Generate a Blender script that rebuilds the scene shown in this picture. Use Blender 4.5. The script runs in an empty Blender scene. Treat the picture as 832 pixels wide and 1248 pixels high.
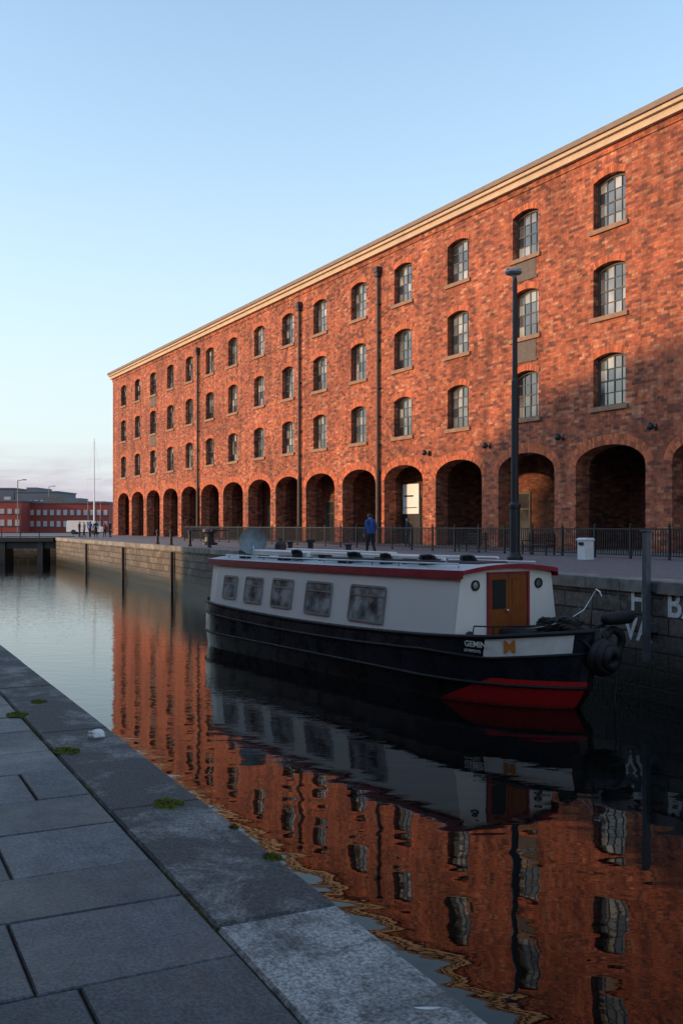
import bpy, bmesh, math, random
from mathutils import Vector, Matrix, noise
random.seed(7)
R=random.random
def U(a,b): return a+(b-a)*R()
scene=bpy.context.scene
COL=scene.collection

# ------------------------------------------------------------------ materials
def newmat(name):
    m=bpy.data.materials.new(name); m.use_nodes=True
    nt=m.node_tree; b=nt.nodes['Principled BSDF']
    return m,nt,b
def N(nt,t,**k):
    n=nt.nodes.new(t)
    for a,v in k.items(): setattr(n,a,v)
    return n
def L(nt,a,b): nt.links.new(a,b)
def ramp(nt,fac,stops):
    r=N(nt,'ShaderNodeValToRGB')
    e=r.color_ramp.elements
    while len(e)<len(stops): e.new(.5)
    for i,(p,c) in enumerate(stops):
        e[i].position=p; e[i].color=(c[0],c[1],c[2],1) if not isinstance(c,(int,float)) else (c,c,c,1)
    L(nt,fac,r.inputs['Fac']); return r.outputs['Color']
def mixc(nt,fac,a,b,mode='MIX'):
    m=N(nt,'ShaderNodeMix',data_type='RGBA',blend_type=mode)
    for sock,v in ((m.inputs[0],fac),(m.inputs[6],a),(m.inputs[7],b)):
        if isinstance(v,(int,float)): sock.default_value=v
        elif isinstance(v,(tuple,list)): sock.default_value=(v[0],v[1],v[2],1)
        else: L(nt,v,sock)
    return m.outputs[2]
def math_(nt,op,a,b=None,c=None,clamp=False):
    m=N(nt,'ShaderNodeMath',operation=op,use_clamp=clamp)
    for i,v in enumerate((a,b,c)):
        if v is None: continue
        if isinstance(v,(int,float)): m.inputs[i].default_value=v
        else: L(nt,v,m.inputs[i])
    return m.outputs[0]
def mapr(nt,v,a,b,c,d):
    m=N(nt,'ShaderNodeMapRange'); L(nt,v,m.inputs[0])
    for i,x in enumerate((a,b,c,d)): m.inputs[i+1].default_value=x
    return m.outputs[0]
def noise_(nt,vec,scale,detail=4,rough=.55,dist=0):
    n=N(nt,'ShaderNodeTexNoise'); n.inputs['Scale'].default_value=scale
    n.inputs['Detail'].default_value=detail; n.inputs['Roughness'].default_value=rough
    n.inputs['Distortion'].default_value=dist
    if vec is not None: L(nt,vec,n.inputs['Vector'])
    return n.outputs['Fac']
def bump(nt,b,h,strength=.3,dist=.02):
    bp=N(nt,'ShaderNodeBump'); bp.inputs['Strength'].default_value=strength
    bp.inputs['Distance'].default_value=dist
    L(nt,h,bp.inputs['Height']); L(nt,bp.outputs[0],b.inputs['Normal'])
def objco(nt):
    return N(nt,'ShaderNodeTexCoord').outputs['Object']
def simple(name,col,rough=.5,metal=0,var=.25,scale=6,bumps=.0,ior=None,island=0,coat=0):
    m,nt,b=newmat(name)
    co=objco(nt); n=noise_(nt,co,scale,4,.6)
    f=ramp(nt,n,[(.3,1-var),(.7,1+var)])
    c=mixc(nt,1,col,f,'MULTIPLY')
    if island:
        g=N(nt,'ShaderNodeNewGeometry')
        f2=ramp(nt,g.outputs['Random Per Island'],[(0,1-island),(1,1+island)])
        c=mixc(nt,1,c,f2,'MULTIPLY')
    L(nt,c,b.inputs['Base Color'])
    rr=ramp(nt,n,[(.3,max(0,rough-.08)),(.7,min(1,rough+.1))]); L(nt,rr,b.inputs['Roughness'])
    b.inputs['Metallic'].default_value=metal
    if ior: b.inputs['IOR'].default_value=ior
    if bumps: bump(nt,b,n,bumps,.01)
    return m

def brickmat(name,c1,c2,mortar,bw=.42,bh=.15,dark=1.0):
    m,nt,b=newmat(name)
    co=objco(nt); s=N(nt,'ShaderNodeSeparateXYZ'); L(nt,co,s.inputs[0])
    xy=math_(nt,'ADD',s.outputs[0],s.outputs[1])
    cb=N(nt,'ShaderNodeCombineXYZ'); L(nt,xy,cb.inputs[0]); L(nt,s.outputs[2],cb.inputs[1])
    br=N(nt,'ShaderNodeTexBrick'); L(nt,cb.outputs[0],br.inputs['Vector'])
    br.inputs['Scale'].default_value=1; br.inputs['Brick Width'].default_value=bw
    br.inputs['Row Height'].default_value=bh; br.inputs['Mortar Size'].default_value=.018
    br.inputs['Mortar Smooth'].default_value=.4; br.inputs['Bias'].default_value=-.1
    br.inputs['Color1'].default_value=(*c1,1); br.inputs['Color2'].default_value=(*c2,1)
    br.inputs['Mortar'].default_value=(*mortar,1)
    row=math_(nt,'FLOOR',math_(nt,'DIVIDE',s.outputs[2],bh))
    off=math_(nt,'MULTIPLY',math_(nt,'MODULO',math_(nt,'ABSOLUTE',row),2.0),.5)
    colm=math_(nt,'FLOOR',math_(nt,'ADD',math_(nt,'DIVIDE',xy,bw),off))
    cc=N(nt,'ShaderNodeCombineXYZ'); L(nt,colm,cc.inputs[0]); L(nt,row,cc.inputs[1])
    wn=N(nt,'ShaderNodeTexWhiteNoise',noise_dimensions='2D'); L(nt,cc.outputs[0],wn.inputs['Vector'])
    sv=N(nt,'ShaderNodeSeparateColor'); L(nt,wn.outputs['Color'],sv.inputs[0])
    pale=ramp(nt,sv.outputs[0],[(.78,0),(.97,.75)])
    burnt=ramp(nt,sv.outputs[1],[(.60,0),(.95,.85)])
    c=mixc(nt,pale,br.outputs['Color'],(.54,.26,.15))
    c=mixc(nt,burnt,c,(.12,.042,.03))
    n1=noise_(nt,cb.outputs[0],.22,3,.6); f=ramp(nt,n1,[(.3,.70),(.7,1.24)])
    c=mixc(nt,1,c,f,'MULTIPLY')
    n2=noise_(nt,cb.outputs[0],3.0,3,.7); f=ramp(nt,n2,[(.3,.62),(.72,1.38)])
    c=mixc(nt,1,c,f,'MULTIPLY')
    mp2=N(nt,'ShaderNodeMapping'); mp2.inputs['Scale'].default_value=(1.2,.12,1); L(nt,cb.outputs[0],mp2.inputs[0])
    n3=noise_(nt,mp2.outputs[0],1.0,3,.6); f=ramp(nt,n3,[(.35,.66),(.6,1.05)])
    c=mixc(nt,1,c,f,'MULTIPLY')
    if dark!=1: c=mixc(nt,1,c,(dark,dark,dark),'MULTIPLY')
    L(nt,c,b.inputs['Base Color']); b.inputs['Roughness'].default_value=.85
    h=math_(nt,'ADD',math_(nt,'MULTIPLY',br.outputs['Fac'],-1.0),math_(nt,'ADD',math_(nt,'MULTIPLY',n2,.8),math_(nt,'MULTIPLY',sv.outputs[2],.35)))
    bump(nt,b,h,.7,.025)
    return m

M={}
M['brick']=brickmat('red_brick',(.52,.135,.050),(.32,.068,.032),(.27,.14,.10))
M['brick_in']=brickmat('arcade_brick_shaded',(.44,.13,.06),(.28,.07,.035),(.22,.13,.09),dark=.5)  # brick copy, colour darkened to stand for deep shade inside the arches
M['vous']=simple('voussoir_brick',(.46,.125,.055),.85,0,.25,8,.3,island=.38)
M['sill']=simple('sill_stone',(.28,.17,.11),.85,0,.25,2,.3)
M['cornice']=simple('cornice_stone',(.54,.41,.28),.8,0,.15,1.2,.3)
M['gutter']=simple('gutter_lead',(.22,.16,.12),.7,0,.2,2)
M['slate']=simple('slate',(.10,.10,.11),.6,0,.25,3,.3)
M['iron']=simple('black_iron',(.018,.019,.022),.45,.0,.3,5)
M['pipe']=simple('pipe_iron',(.045,.03,.026),.6,0,.3,3)
M['frame']=simple('window_frame_paint',(.06,.056,.053),.55,0,.2,3)
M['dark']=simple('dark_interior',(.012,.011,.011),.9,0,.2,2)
M['panel']=simple('stone_panel',(.12,.10,.085),.8,0,.3,3,.3)
m,nt,b=newmat('window_glass')
g=N(nt,'ShaderNodeNewGeometry'); co=objco(nt)
c=ramp(nt,g.outputs['Random Per Island'],[(0,(.025,.03,.035)),(.35,(.07,.075,.08)),(.65,(.17,.18,.18)),(1,(.46,.46,.43))])
n=noise_(nt,co,.5,2); c=mixc(nt,1,c,ramp(nt,n,[(.35,.35),(.65,1.25)]),'MULTIPLY')
L(nt,c,b.inputs['Base Color']); b.inputs['Roughness'].default_value=.07; b.inputs['IOR'].default_value=2.0
bump(nt,b,noise_(nt,co,.9,1),.25,.03)
M['glass']=m
m,nt,b=newmat('boat_glass')
co=objco(nt); n=noise_(nt,co,2.5,3)
L(nt,ramp(nt,n,[(.32,(.05,.055,.055)),(.45,(.20,.21,.20)),(.62,(.48,.50,.47))]),b.inputs['Base Color'])
b.inputs['Roughness'].default_value=.06; b.inputs['IOR'].default_value=1.5
M['bglass']=m

def paving(name,base,var,isl,rough):
    m,nt,b=newmat(name); co=objco(nt)
    g=N(nt,'ShaderNodeNewGeometry')
    n1=noise_(nt,co,1.3,5,.7); n2=noise_(nt,co,75,4,.75); n3=noise_(nt,co,9,5,.7)
    c=mixc(nt,1,base,ramp(nt,g.outputs['Random Per Island'],[(0,1-isl),(1,1+isl)]),'MULTIPLY')
    c=mixc(nt,1,c,ramp(nt,n1,[(.32,1-var),(.68,1+var)]),'MULTIPLY')
    c=mixc(nt,1,c,ramp(nt,n2,[(.38,.5),(.62,1.6)]),'MULTIPLY')
    c=mixc(nt,1,c,ramp(nt,n3,[(.35,.68),(.7,1.35)]),'MULTIPLY')
    c=mixc(nt,ramp(nt,n3,[(.66,0),(.8,.35)]),c,(.26,.26,.26))
    L(nt,c,b.inputs['Base Color'])
    L(nt,ramp(nt,n1,[(.3,rough-.16),(.7,rough+.18)]),b.inputs['Roughness'])
    h=math_(nt,'ADD',n2,math_(nt,'MULTIPLY',n3,1.5)); bump(nt,b,h,.7,.006)
    return m
M['slab']=paving('paving_slab_stone',(.076,.080,.089),.34,.32,.55)
def lichen(name,base,spot,lo,hi):
    m,nt,b=newmat(name); co=objco(nt)
    n1=noise_(nt,co,2.0,7,.75,.4); n2=noise_(nt,co,75,4,.75); n3=noise_(nt,co,13,6,.72)
    g=N(nt,'ShaderNodeNewGeometry')
    base=mixc(nt,1,base,ramp(nt,g.outputs['Random Per Island'],[(0,.78),(1,1.25)]),'MULTIPLY')
    c=mixc(nt,ramp(nt,n1,[(lo,0),(hi,1)]),base,spot)
    c=mixc(nt,ramp(nt,n3,[(.52,0),(.66,.75)]),c,(.055,.057,.056))
    c=mixc(nt,1,c,ramp(nt,n2,[(.38,.5),(.62,1.5)]),'MULTIPLY')
    L(nt,c,b.inputs['Base Color']); b.inputs['Roughness'].default_value=.72
    bump(nt,b,math_(nt,'ADD',n2,math_(nt,'MULTIPLY',n3,2.5)),.8,.008)
    return m
M['coping_light']=lichen('coping_granite_worn',(.13,.130,.125),(.42,.41,.385),.42,.57)
M['coping']=lichen('coping_granite_dark',(.064,.065,.064),(.28,.275,.265),.49,.64)
m,nt,b=newmat('joint_mortar'); co=objco(nt)
c=mixc(nt,ramp(nt,noise_(nt,co,4,4),[(.48,0),(.6,1)]),(.025,.025,.025),(.05,.065,.02))
L(nt,c,b.inputs['Base Color']); b.inputs['Roughness'].default_value=.9; M['joint']=m
M['quay']=paving('quay_setts',(.15,.15,.155),.25,0,.75)
m,nt,b=newmat('quay_wall_stone'); co=objco(nt)
s=N(nt,'ShaderNodeSeparateXYZ'); L(nt,co,s.inputs[0])
cb=N(nt,'ShaderNodeCombineXYZ'); L(nt,s.outputs[0],cb.inputs[0]); L(nt,s.outputs[2],cb.inputs[1])
br=N(nt,'ShaderNodeTexBrick'); L(nt,cb.outputs[0],br.inputs['Vector']); br.inputs['Scale'].default_value=1
br.inputs['Brick Width'].default_value=1.1; br.inputs['Row Height'].default_value=.42; br.inputs['Mortar Size'].default_value=.025
br.inputs['Color1'].default_value=(.17,.145,.115,1); br.inputs['Color2'].default_value=(.09,.08,.066,1); br.inputs['Mortar'].default_value=(.025,.022,.018,1)
n1=noise_(nt,co,1.2,6,.7); n2=noise_(nt,co,7,6,.75)
c=mixc(nt,1,br.outputs['Color'],ramp(nt,n2,[(.3,.4),(.7,1.7)]),'MULTIPLY')
c=mixc(nt,ramp(nt,n1,[(.54,0),(.68,.6)]),c,(.32,.31,.28))
zz=math_(nt,'ADD',math_(nt,'ADD',s.outputs[2],2.85),math_(nt,'MULTIPLY',n1,-.8))
wetf=ramp(nt,zz,[(.1,1),(1.0,0)])
c=mixc(nt,wetf,c,(.016,.019,.012))
L(nt,c,b.inputs['Base Color']); L(nt,ramp(nt,wetf,[(0,.85),(1,.4)]),b.inputs['Roughness'])
bump(nt,b,math_(nt,'ADD',math_(nt,'MULTIPLY',br.outputs['Fac'],-1),n2),.8,.04)
M['quaywall']=m
M['quaycop']=simple('quay_coping_stone',(.23,.215,.19),.85,0,.4,2.5,.5,island=.25)
# water
m,nt,b=newmat('dock_water'); co=N(nt,'ShaderNodeNewGeometry').outputs['Position']
b.inputs['Base Color'].default_value=(.003,.004,.004,1); b.inputs['Roughness'].default_value=.010; b.inputs['IOR'].default_value=1.30
b.inputs['Specular IOR Level'].default_value=.42
mp=N(nt,'ShaderNodeMapping'); mp.inputs['Rotation'].default_value=(0,0,.35); mp.inputs['Scale'].default_value=(.8,1.4,1); L(nt,co,mp.inputs[0])
sy=N(nt,'ShaderNodeSeparateXYZ'); L(nt,co,sy.inputs[0])
na=noise_(nt,mp.outputs[0],1.2,1,.4,.3); nb=noise_(nt,mp.outputs[0],5.0,2,.5,.2); nm=noise_(nt,co,.07,1,.5)
wt=math_(nt,'ADD',mapr(nt,sy.outputs[1],14,60,.05,1.3),mapr(nt,nm,.5,.7,0,.25))
h=math_(nt,'ADD',na,math_(nt,'MULTIPLY',nb,wt))
bump(nt,b,h,1.0,.0058)
M['water']=m

# ------------------------------------------------------------------ mesh builder
class MB:
    def __init__(s): s.v=[];s.f=[];s.m=[]
    def poly(s,pts,mi=0):
        i=len(s.v); s.v+= [tuple(p) for p in pts]; s.f.append(tuple(range(i,i+len(pts)))); s.m.append(mi)
    def box(s,x0,x1,y0,y1,z0,z1,mi=0,ch=0):
        i=len(s.v)
        if ch:
            s.v+=[(x0,y0,z0),(x1,y0,z0),(x1,y1,z0),(x0,y1,z0),(x0,y0,z1-ch),(x1,y0,z1-ch),(x1,y1,z1-ch),(x0,y1,z1-ch),
                  (x0+ch,y0+ch,z1),(x1-ch,y0+ch,z1),(x1-ch,y1-ch,z1),(x0+ch,y1-ch,z1)]
            fs=[(0,3,2,1),(0,1,5,4),(1,2,6,5),(2,3,7,6),(3,0,4,7),(4,5,9,8),(5,6,10,9),(6,7,11,10),(7,4,8,11),(8,9,10,11)]
        else:
            s.v+=[(x0,y0,z0),(x1,y0,z0),(x1,y1,z0),(x0,y1,z0),(x0,y0,z1),(x1,y0,z1),(x1,y1,z1),(x0,y1,z1)]
            fs=[(0,3,2,1),(0,1,5,4),(1,2,6,5),(2,3,7,6),(3,0,4,7),(4,5,6,7)]
        for f in fs: s.f.append(tuple(i+a for a in f)); s.m.append(mi)
    def tube(s,p0,p1,r0,r1=None,n=10,mi=0,cap=True):
        if r1 is None: r1=r0
        s.path([p0,p1],[r0,r1],n,mi,cap)
    def path(s,pts,r,n=8,mi=0,cap=True,closed=False):
        pts=[Vector(p) for p in pts]; K=len(pts)
        if not isinstance(r,(list,tuple)): r=[r]*K
        base=len(s.v); up=Vector((0,0,1)); prev=None
        for k,p in enumerate(pts):
            if closed: d=pts[(k+1)%K]-pts[k-1]
            else: d=pts[min(k+1,K-1)]-pts[max(k-1,0)]
            d.normalize()
            a=d.cross(up if abs(d.z)<.95 else Vector((1,0,0))) if prev is None else prev-d*prev.dot(d)
            a.normalize(); bb=d.cross(a); prev=a
            for j in range(n):
                t=2*math.pi*j/n; q=p+a*math.cos(t)*r[k]+bb*math.sin(t)*r[k]; s.v.append(tuple(q))
        for k in range(K if closed else K-1):
            k2=(k+1)%K
            for j in range(n):
                s.f.append((base+k*n+j,base+k*n+(j+1)%n,base+k2*n+(j+1)%n,base+k2*n+j)); s.m.append(mi)
        if cap and not closed:
            s.f.append(tuple(base+j for j in range(n))[::-1]); s.m.append(mi)
            s.f.append(tuple(base+(K-1)*n+j for j in range(n))); s.m.append(mi)
    def lathe(s,prof,c=(0,0,0),n=16,mi=0,axis='z'):
        base=len(s.v)
        for (r,z) in prof:
            for j in range(n):
                t=2*math.pi*j/n
                if axis=='z': q=(c[0]+r*math.cos(t),c[1]+r*math.sin(t),c[2]+z)
                elif axis=='x': q=(c[0]+z,c[1]+r*math.cos(t),c[2]+r*math.sin(t))
                else: q=(c[0]+r*math.cos(t),c[1]+z,c[2]+r*math.sin(t))
                s.v.append(q)
        for k in range(len(prof)-1):
            for j in range(n):
                s.f.append((base+k*n+j,base+k*n+(j+1)%n,base+(k+1)*n+(j+1)%n,base+(k+1)*n+j)); s.m.append(mi)
    def obj(s,name,mats,parent=None,loc=(0,0,0),rz=0,smooth=False,recalc=True):
        me=bpy.data.meshes.new(name); me.from_pydata(s.v,[],s.f)
        for mm in mats: me.materials.append(M[mm] if isinstance(mm,str) else mm)
        me.polygons.foreach_set('material_index',s.m)
        if smooth: me.polygons.foreach_set('use_smooth',[True]*len(s.f))
        if recalc:
            bm=bmesh.new(); bm.from_mesh(me); bmesh.ops.recalc_face_normals(bm,faces=bm.faces); bm.to_mesh(me); bm.free()
        me.update()
        o=bpy.data.objects.new(name,me); COL.objects.link(o)
        if parent: o.parent=parent
        else: o.location=loc; o.rotation_euler=(0,0,rz)
        return o
def empty(name,loc=(0,0,0),rz=0):
    o=bpy.data.objects.new(name,None); COL.objects.link(o); o.location=loc; o.rotation_euler=(0,0,rz); o.empty_display_size=.5
    return o

# ------------------------------------------------------------------ geometry constants
F=1215.0; EYE=1.3
def gp(px,py,z=0.0):   # surveyed ground point for a sight line
    Y=F*(EYE-z)/(py-640.0); return Vector(((px-416)/F*Y,Y,z))
nW=Vector((.8799,.4751,0)); uW=Vector((-.4751,.8799,0))
def sOf(px): return 56829.0/(px+240)-19.55
bang=math.atan2(-.8799,.4751)
WATER=-2.85
BS=(EYE-WATER)/3.4      # boat scale

# ------------------------------------------------------------------ water and land
mb=MB(); mb.poly([(-1500,-400,WATER),(1500,-400,WATER),(1500,3000,WATER),(-1500,3000,WATER)]); mb.obj('water',['water'])
qA=Vector((-30,105,0)); qB=Vector((7.7,22.6,0)); qd=(qB-qA).normalized()
qEnd=qA+qd*190
mb=MB()
mb.poly([(-900,112,-.02),(-30,112,-.02),(qA.x,qA.y,-.02),(qEnd.x,qEnd.y,-.02),(900,qEnd.y,-.02),(900,3000,-.02),(-900,3000,-.02)])
o=mb.obj('far_quay_ground',['quay'],recalc=False)
far=empty('quay_wall',(qA.x,qA.y,0),math.atan2(qd.y,qd.x))
mb=MB(); mb.poly([(0,0,-4),(190,0,-4),(190,0,-.30),(0,0,-.30)])
mb.poly([(0,0,-4),(0,0,-.3),(-2.9,6.4,-.3),(-2.9,6.4,-4)])
mb.obj('masonry',['quaywall'],far)
mb=MB(); x=0
while x<188:
    l=U(1.1,1.7); mb.box(x+.008,x+l-.008,-.06-U(0,.02),.75,-.30,U(-.004,.008),0,.025); x+=l
mb.obj('coping',['quaycop'],far)
mb=MB()
for x in (18,33,47,60,72):
    mb.box(x,x+.24,-.26,-.08,-3.6,-.35,0,.03)
mb.obj('timber_fenders',['pipe'],far)
mb=MB(); mb.poly([(-900,112,-4),(-30,112,-4),(-30,112,-.02),(-900,112,-.02)])
mb.box(-300,-30.1,111.8,112.6,-.35,.05)
mb.obj('dock_end_wall',['quaywall'])
# near quay
nq=Vector((-.4446,.8957,0)); ne=Vector((.8957,.4446,0))
E0=Vector((.394,2.6,0)); E0=E0-nq*E0.dot(nq)
nrz=math.atan2(nq.y,nq.x)
near=empty('near_quay_pavement',(E0.x,E0.y,0),nrz)
mb=MB(); mb.poly([(-90,.02,-.014),(130,.02,-.014),(130,300,-.014),(-90,300,-.014)])
mb.obj('joint_bed',['joint'],near)
mb=MB(); mb.poly([(-90,.03,-4),(130,.03,-4),(130,.03,-.05),(-90,.03,-.05)]); mb.obj('wall_face',['quaywall'],near)
CW=.445
jx=(gp(262,1130)-E0).dot(nq)
xs=[jx]; x=jx
while x>-12: x-=U(1.5,1.9); xs.insert(0,x)
x=jx
while x<60: x+=U(1.3,1.9); xs.append(x)
mb=MB()
for i in range(len(xs)-1):
    a,b=xs[i],xs[i+1]; mi=1 if b<=jx+.01 else 0
    t=U(-.002,.003)
    mb.box(a+.004,b-.004,U(0,.006),CW-.005-U(0,.004),-.32,.004+t,mi,.011)
mb.obj('coping',['coping','coping_light'],near)
mb=MB()
x=-6; joints=[]
while x<34:
    w=random.choice([.42,.55,.62,.5]); joints.append((x,x+w)); x+=w
for (a,b) in joints:
    y=CW+.0; first=True
    while y<9:
        l=U(.25,.9) if first else random.choice([.6,.75,.9,.68]); first=False
        t=U(-.003,.003)
        mb.box(a+.0035,b-.0035,y+.0045,y+l-.0035,-.06,t,0,.005); y+=l
mb.obj('slabs',['slab'],near)

# moss
M['moss']=simple('moss',(.15,.16,.025),.9,0,.5,20,.0,island=.5)
for (px,py,w,hh) in ((82,916,.13,.05),(205,981,.13,.035),(332,1046,.06,.02),(48,856,.10,.03),(22,872,.13,.04),(285,1010,.03,.01)):
    c=gp(px,py); mb=MB()
    for i in range(800):
        r=math.sqrt(R()); t=U(0,6.283); x=r*math.cos(t)*w*(.7+.7*noise.noise((math.cos(t)*2,math.sin(t)*2,px))); y=r*math.sin(t)*w*.55
        p=Vector((x,y,.004)); h=U(.006,.018)*(1.1-r); d=Vector((U(-1,1),U(-1,1),0))*.007
        mb.poly([p-d,p+d,p+Vector((U(-.006,.006),U(-.006,.006),h+.004))])
        mb.poly([p+Vector((-.006,-.005,.001)),p+Vector((.006,-.004,h*.5)),p+Vector((.005,.006,h*.5)),p+Vector((-.006,.005,.001))])
    mb.obj('moss_patch',['moss'],None,c,nrz,recalc=False)
mb=MB()
for i in range(4200):
    x=U(-3,7)
    if noise.noise((x*2.5,1.3,0))<.02: continue
    p=Vector((x,CW+U(-.008,.010),-.006)); h=U(.004,.014)
    mb.poly([p+Vector((-.004,0,0)),p+Vector((.004,.003,0)),p+Vector((U(-.004,.004),U(-.006,.006),h))])
mb.obj('moss_line',['moss'],near,recalc=False)
M['white_paper']=simple('white_paper',(.78,.78,.76),.7,0,.08,5)
M['white_wallpaint']=simple('white_wall_paint',(.80,.80,.78),.8,0,.2,9)
def blob(name,loc,sx,sy,sz,mat,seed,rz=0,amp=.35):
    bm=bmesh.new(); bmesh.ops.create_icosphere(bm,subdivisions=3,radius=1)
    for v in bm.verts:
        k=1+amp*noise.noise(v.co*1.7+Vector((seed,0,0))); v.co=Vector((v.co.x*sx*k,v.co.y*sy*k,max(v.co.z*sz*k,-sz*.8)))
    me=bpy.data.meshes.new(name); bm.to_mesh(me); bm.free(); me.materials.append(M[mat])
    o=bpy.data.objects.new(name,me); COL.objects.link(o); o.location=loc; o.rotation_euler=(0,0,rz); return o
blob('crumpled_paper',gp(117,899)+Vector((0,0,.022)),.055,.035,.028,'white_paper',3,.2)
mb=MB(); q=gp(521,1236)+Vector((0,0,.012))
for i in range(14):
    t=i/14; x=-.04+t*.08; w=.007*math.sin(math.pi*min(1,t*1.05))
    mb.poly([(x,0,.002+.01*t*t),(x-.004,w,.002+.01*t*t),(x+.003,w,.002+.01*t*t),(x+.006,0,.002+.01*t*t),(x+.003,-w,.0015+.01*t*t),(x-.004,-w,.0015+.01*t*t)])
mb.obj('feather',['white_paper'],None,q,-.25,recalc=False)

# ------------------------------------------------------------------ main warehouse
wh=empty('brick_warehouse',nW*36.2,bang)
pxs=[151,168,187,208,231,256,284,316,351,390,437,491,558,640,742]
cs=[-sOf(p) for p in pxs]
last=cs[-1]
for k in range(1,8): cs.append(last+6.7*k)
XL=-130.8; XR=cs[-1]+3.4
bounds=[XL]+[(cs[i]+cs[i+1])/2 for i in range(len(cs)-1)]+[XR]
rows=[(7.4,10.1),(12.05,14.75),(16.6,19.25)]
cells=[(6.3,11.0),(11.0,15.6),(15.6,20.35)]
wall=MB(); vous=MB(); sills=MB(); frames=MB(); glass=MB(); panels=MB(); inner=MB()
def opening(mbx,xl,xr,z0,z1,c,hw,oz0,spring,top,depth,n,power=1.0):
    arc=[]
    for i in range(n+1):
        t=i/n
        if power==1:
            th=math.pi*(1-t); arc.append((c+hw*math.cos(th),spring+(top-spring)*math.sin(th)))
        else:
            x=-1+2*t; arc.append((c+hw*x,spring+(top-spring)*(1-x*x)))
    if oz0>z0: mbx.poly([(c-hw,0,z0),(c+hw,0,z0),(c+hw,0,oz0),(c-hw,0,oz0)])
    mbx.poly([(xl,0,z0),(c-hw,0,z0),(c-hw,0,spring),(c-hw,0,z1),(xl,0,z1)])
    mbx.poly([(c+hw,0,z0),(xr,0,z0),(xr,0,z1),(c+hw,0,z1),(c+hw,0,spring)])
    for i in range(n):
        a,b=arc[i],arc[i+1]
        mbx.poly([(a[0],0,a[1]),(b[0],0,b[1]),(b[0],0,z1),(a[0],0,z1)])
        mbx.poly([(a[0],0,a[1]),(a[0],depth,a[1]),(b[0],depth,b[1]),(b[0],0,b[1])])
    mbx.poly([(c-hw,0,oz0),(c-hw,0,spring),(c-hw,depth,spring),(c-hw,depth,oz0)])
    mbx.poly([(c+hw,0,oz0),(c+hw,depth,oz0),(c+hw,depth,spring),(c+hw,0,spring)])
    if oz0>z0: mbx.poly([(c-hw,0,oz0),(c-hw,depth,oz0),(c+hw,depth,oz0),(c+hw,0,oz0)])
    return arc
def voussoirs(arc,c,rt,count,proud=.018,r0=0):
    P=[Vector((a[0],0,a[1])) for a in arc]; d=[0]
    for i in range(1,len(P)): d.append(d[-1]+(P[i]-P[i-1]).length)
    tot=d[-1]
    def at(s):
        for i in range(1,len(P)):
            if s<=d[i]+1e-9:
                k=(s-d[i-1])/(d[i]-d[i-1]); p=P[i-1].lerp(P[i],k); t=(P[i]-P[i-1]).normalized(); return p,Vector((-t.z,0,t.x))
        t=(P[-1]-P[-2]).normalized(); return P[-1],Vector((-t.z,0,t.x))
    for j in range(count):
        s0=tot*j/count+.006; s1=tot*(j+1)/count-.006
        a,na=at(s0); b,nb=at(s1)
        o=Vector((0,-proud,0)); e=.005+r0
        q=[a+na*e,b+nb*e,b+nb*rt,a+na*rt]
        i=len(vous.v); vous.v+=[tuple(v+o) for v in q]+[tuple(v+Vector((0,.05,0))) for v in q]
        for f in ((0,1,2,3),(4,7,6,5),(0,4,5,1),(1,5,6,2),(2,6,7,3),(3,7,4,0)):
            vous.f.append(tuple(i+k for k in f)); vous.m.append(0)
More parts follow.
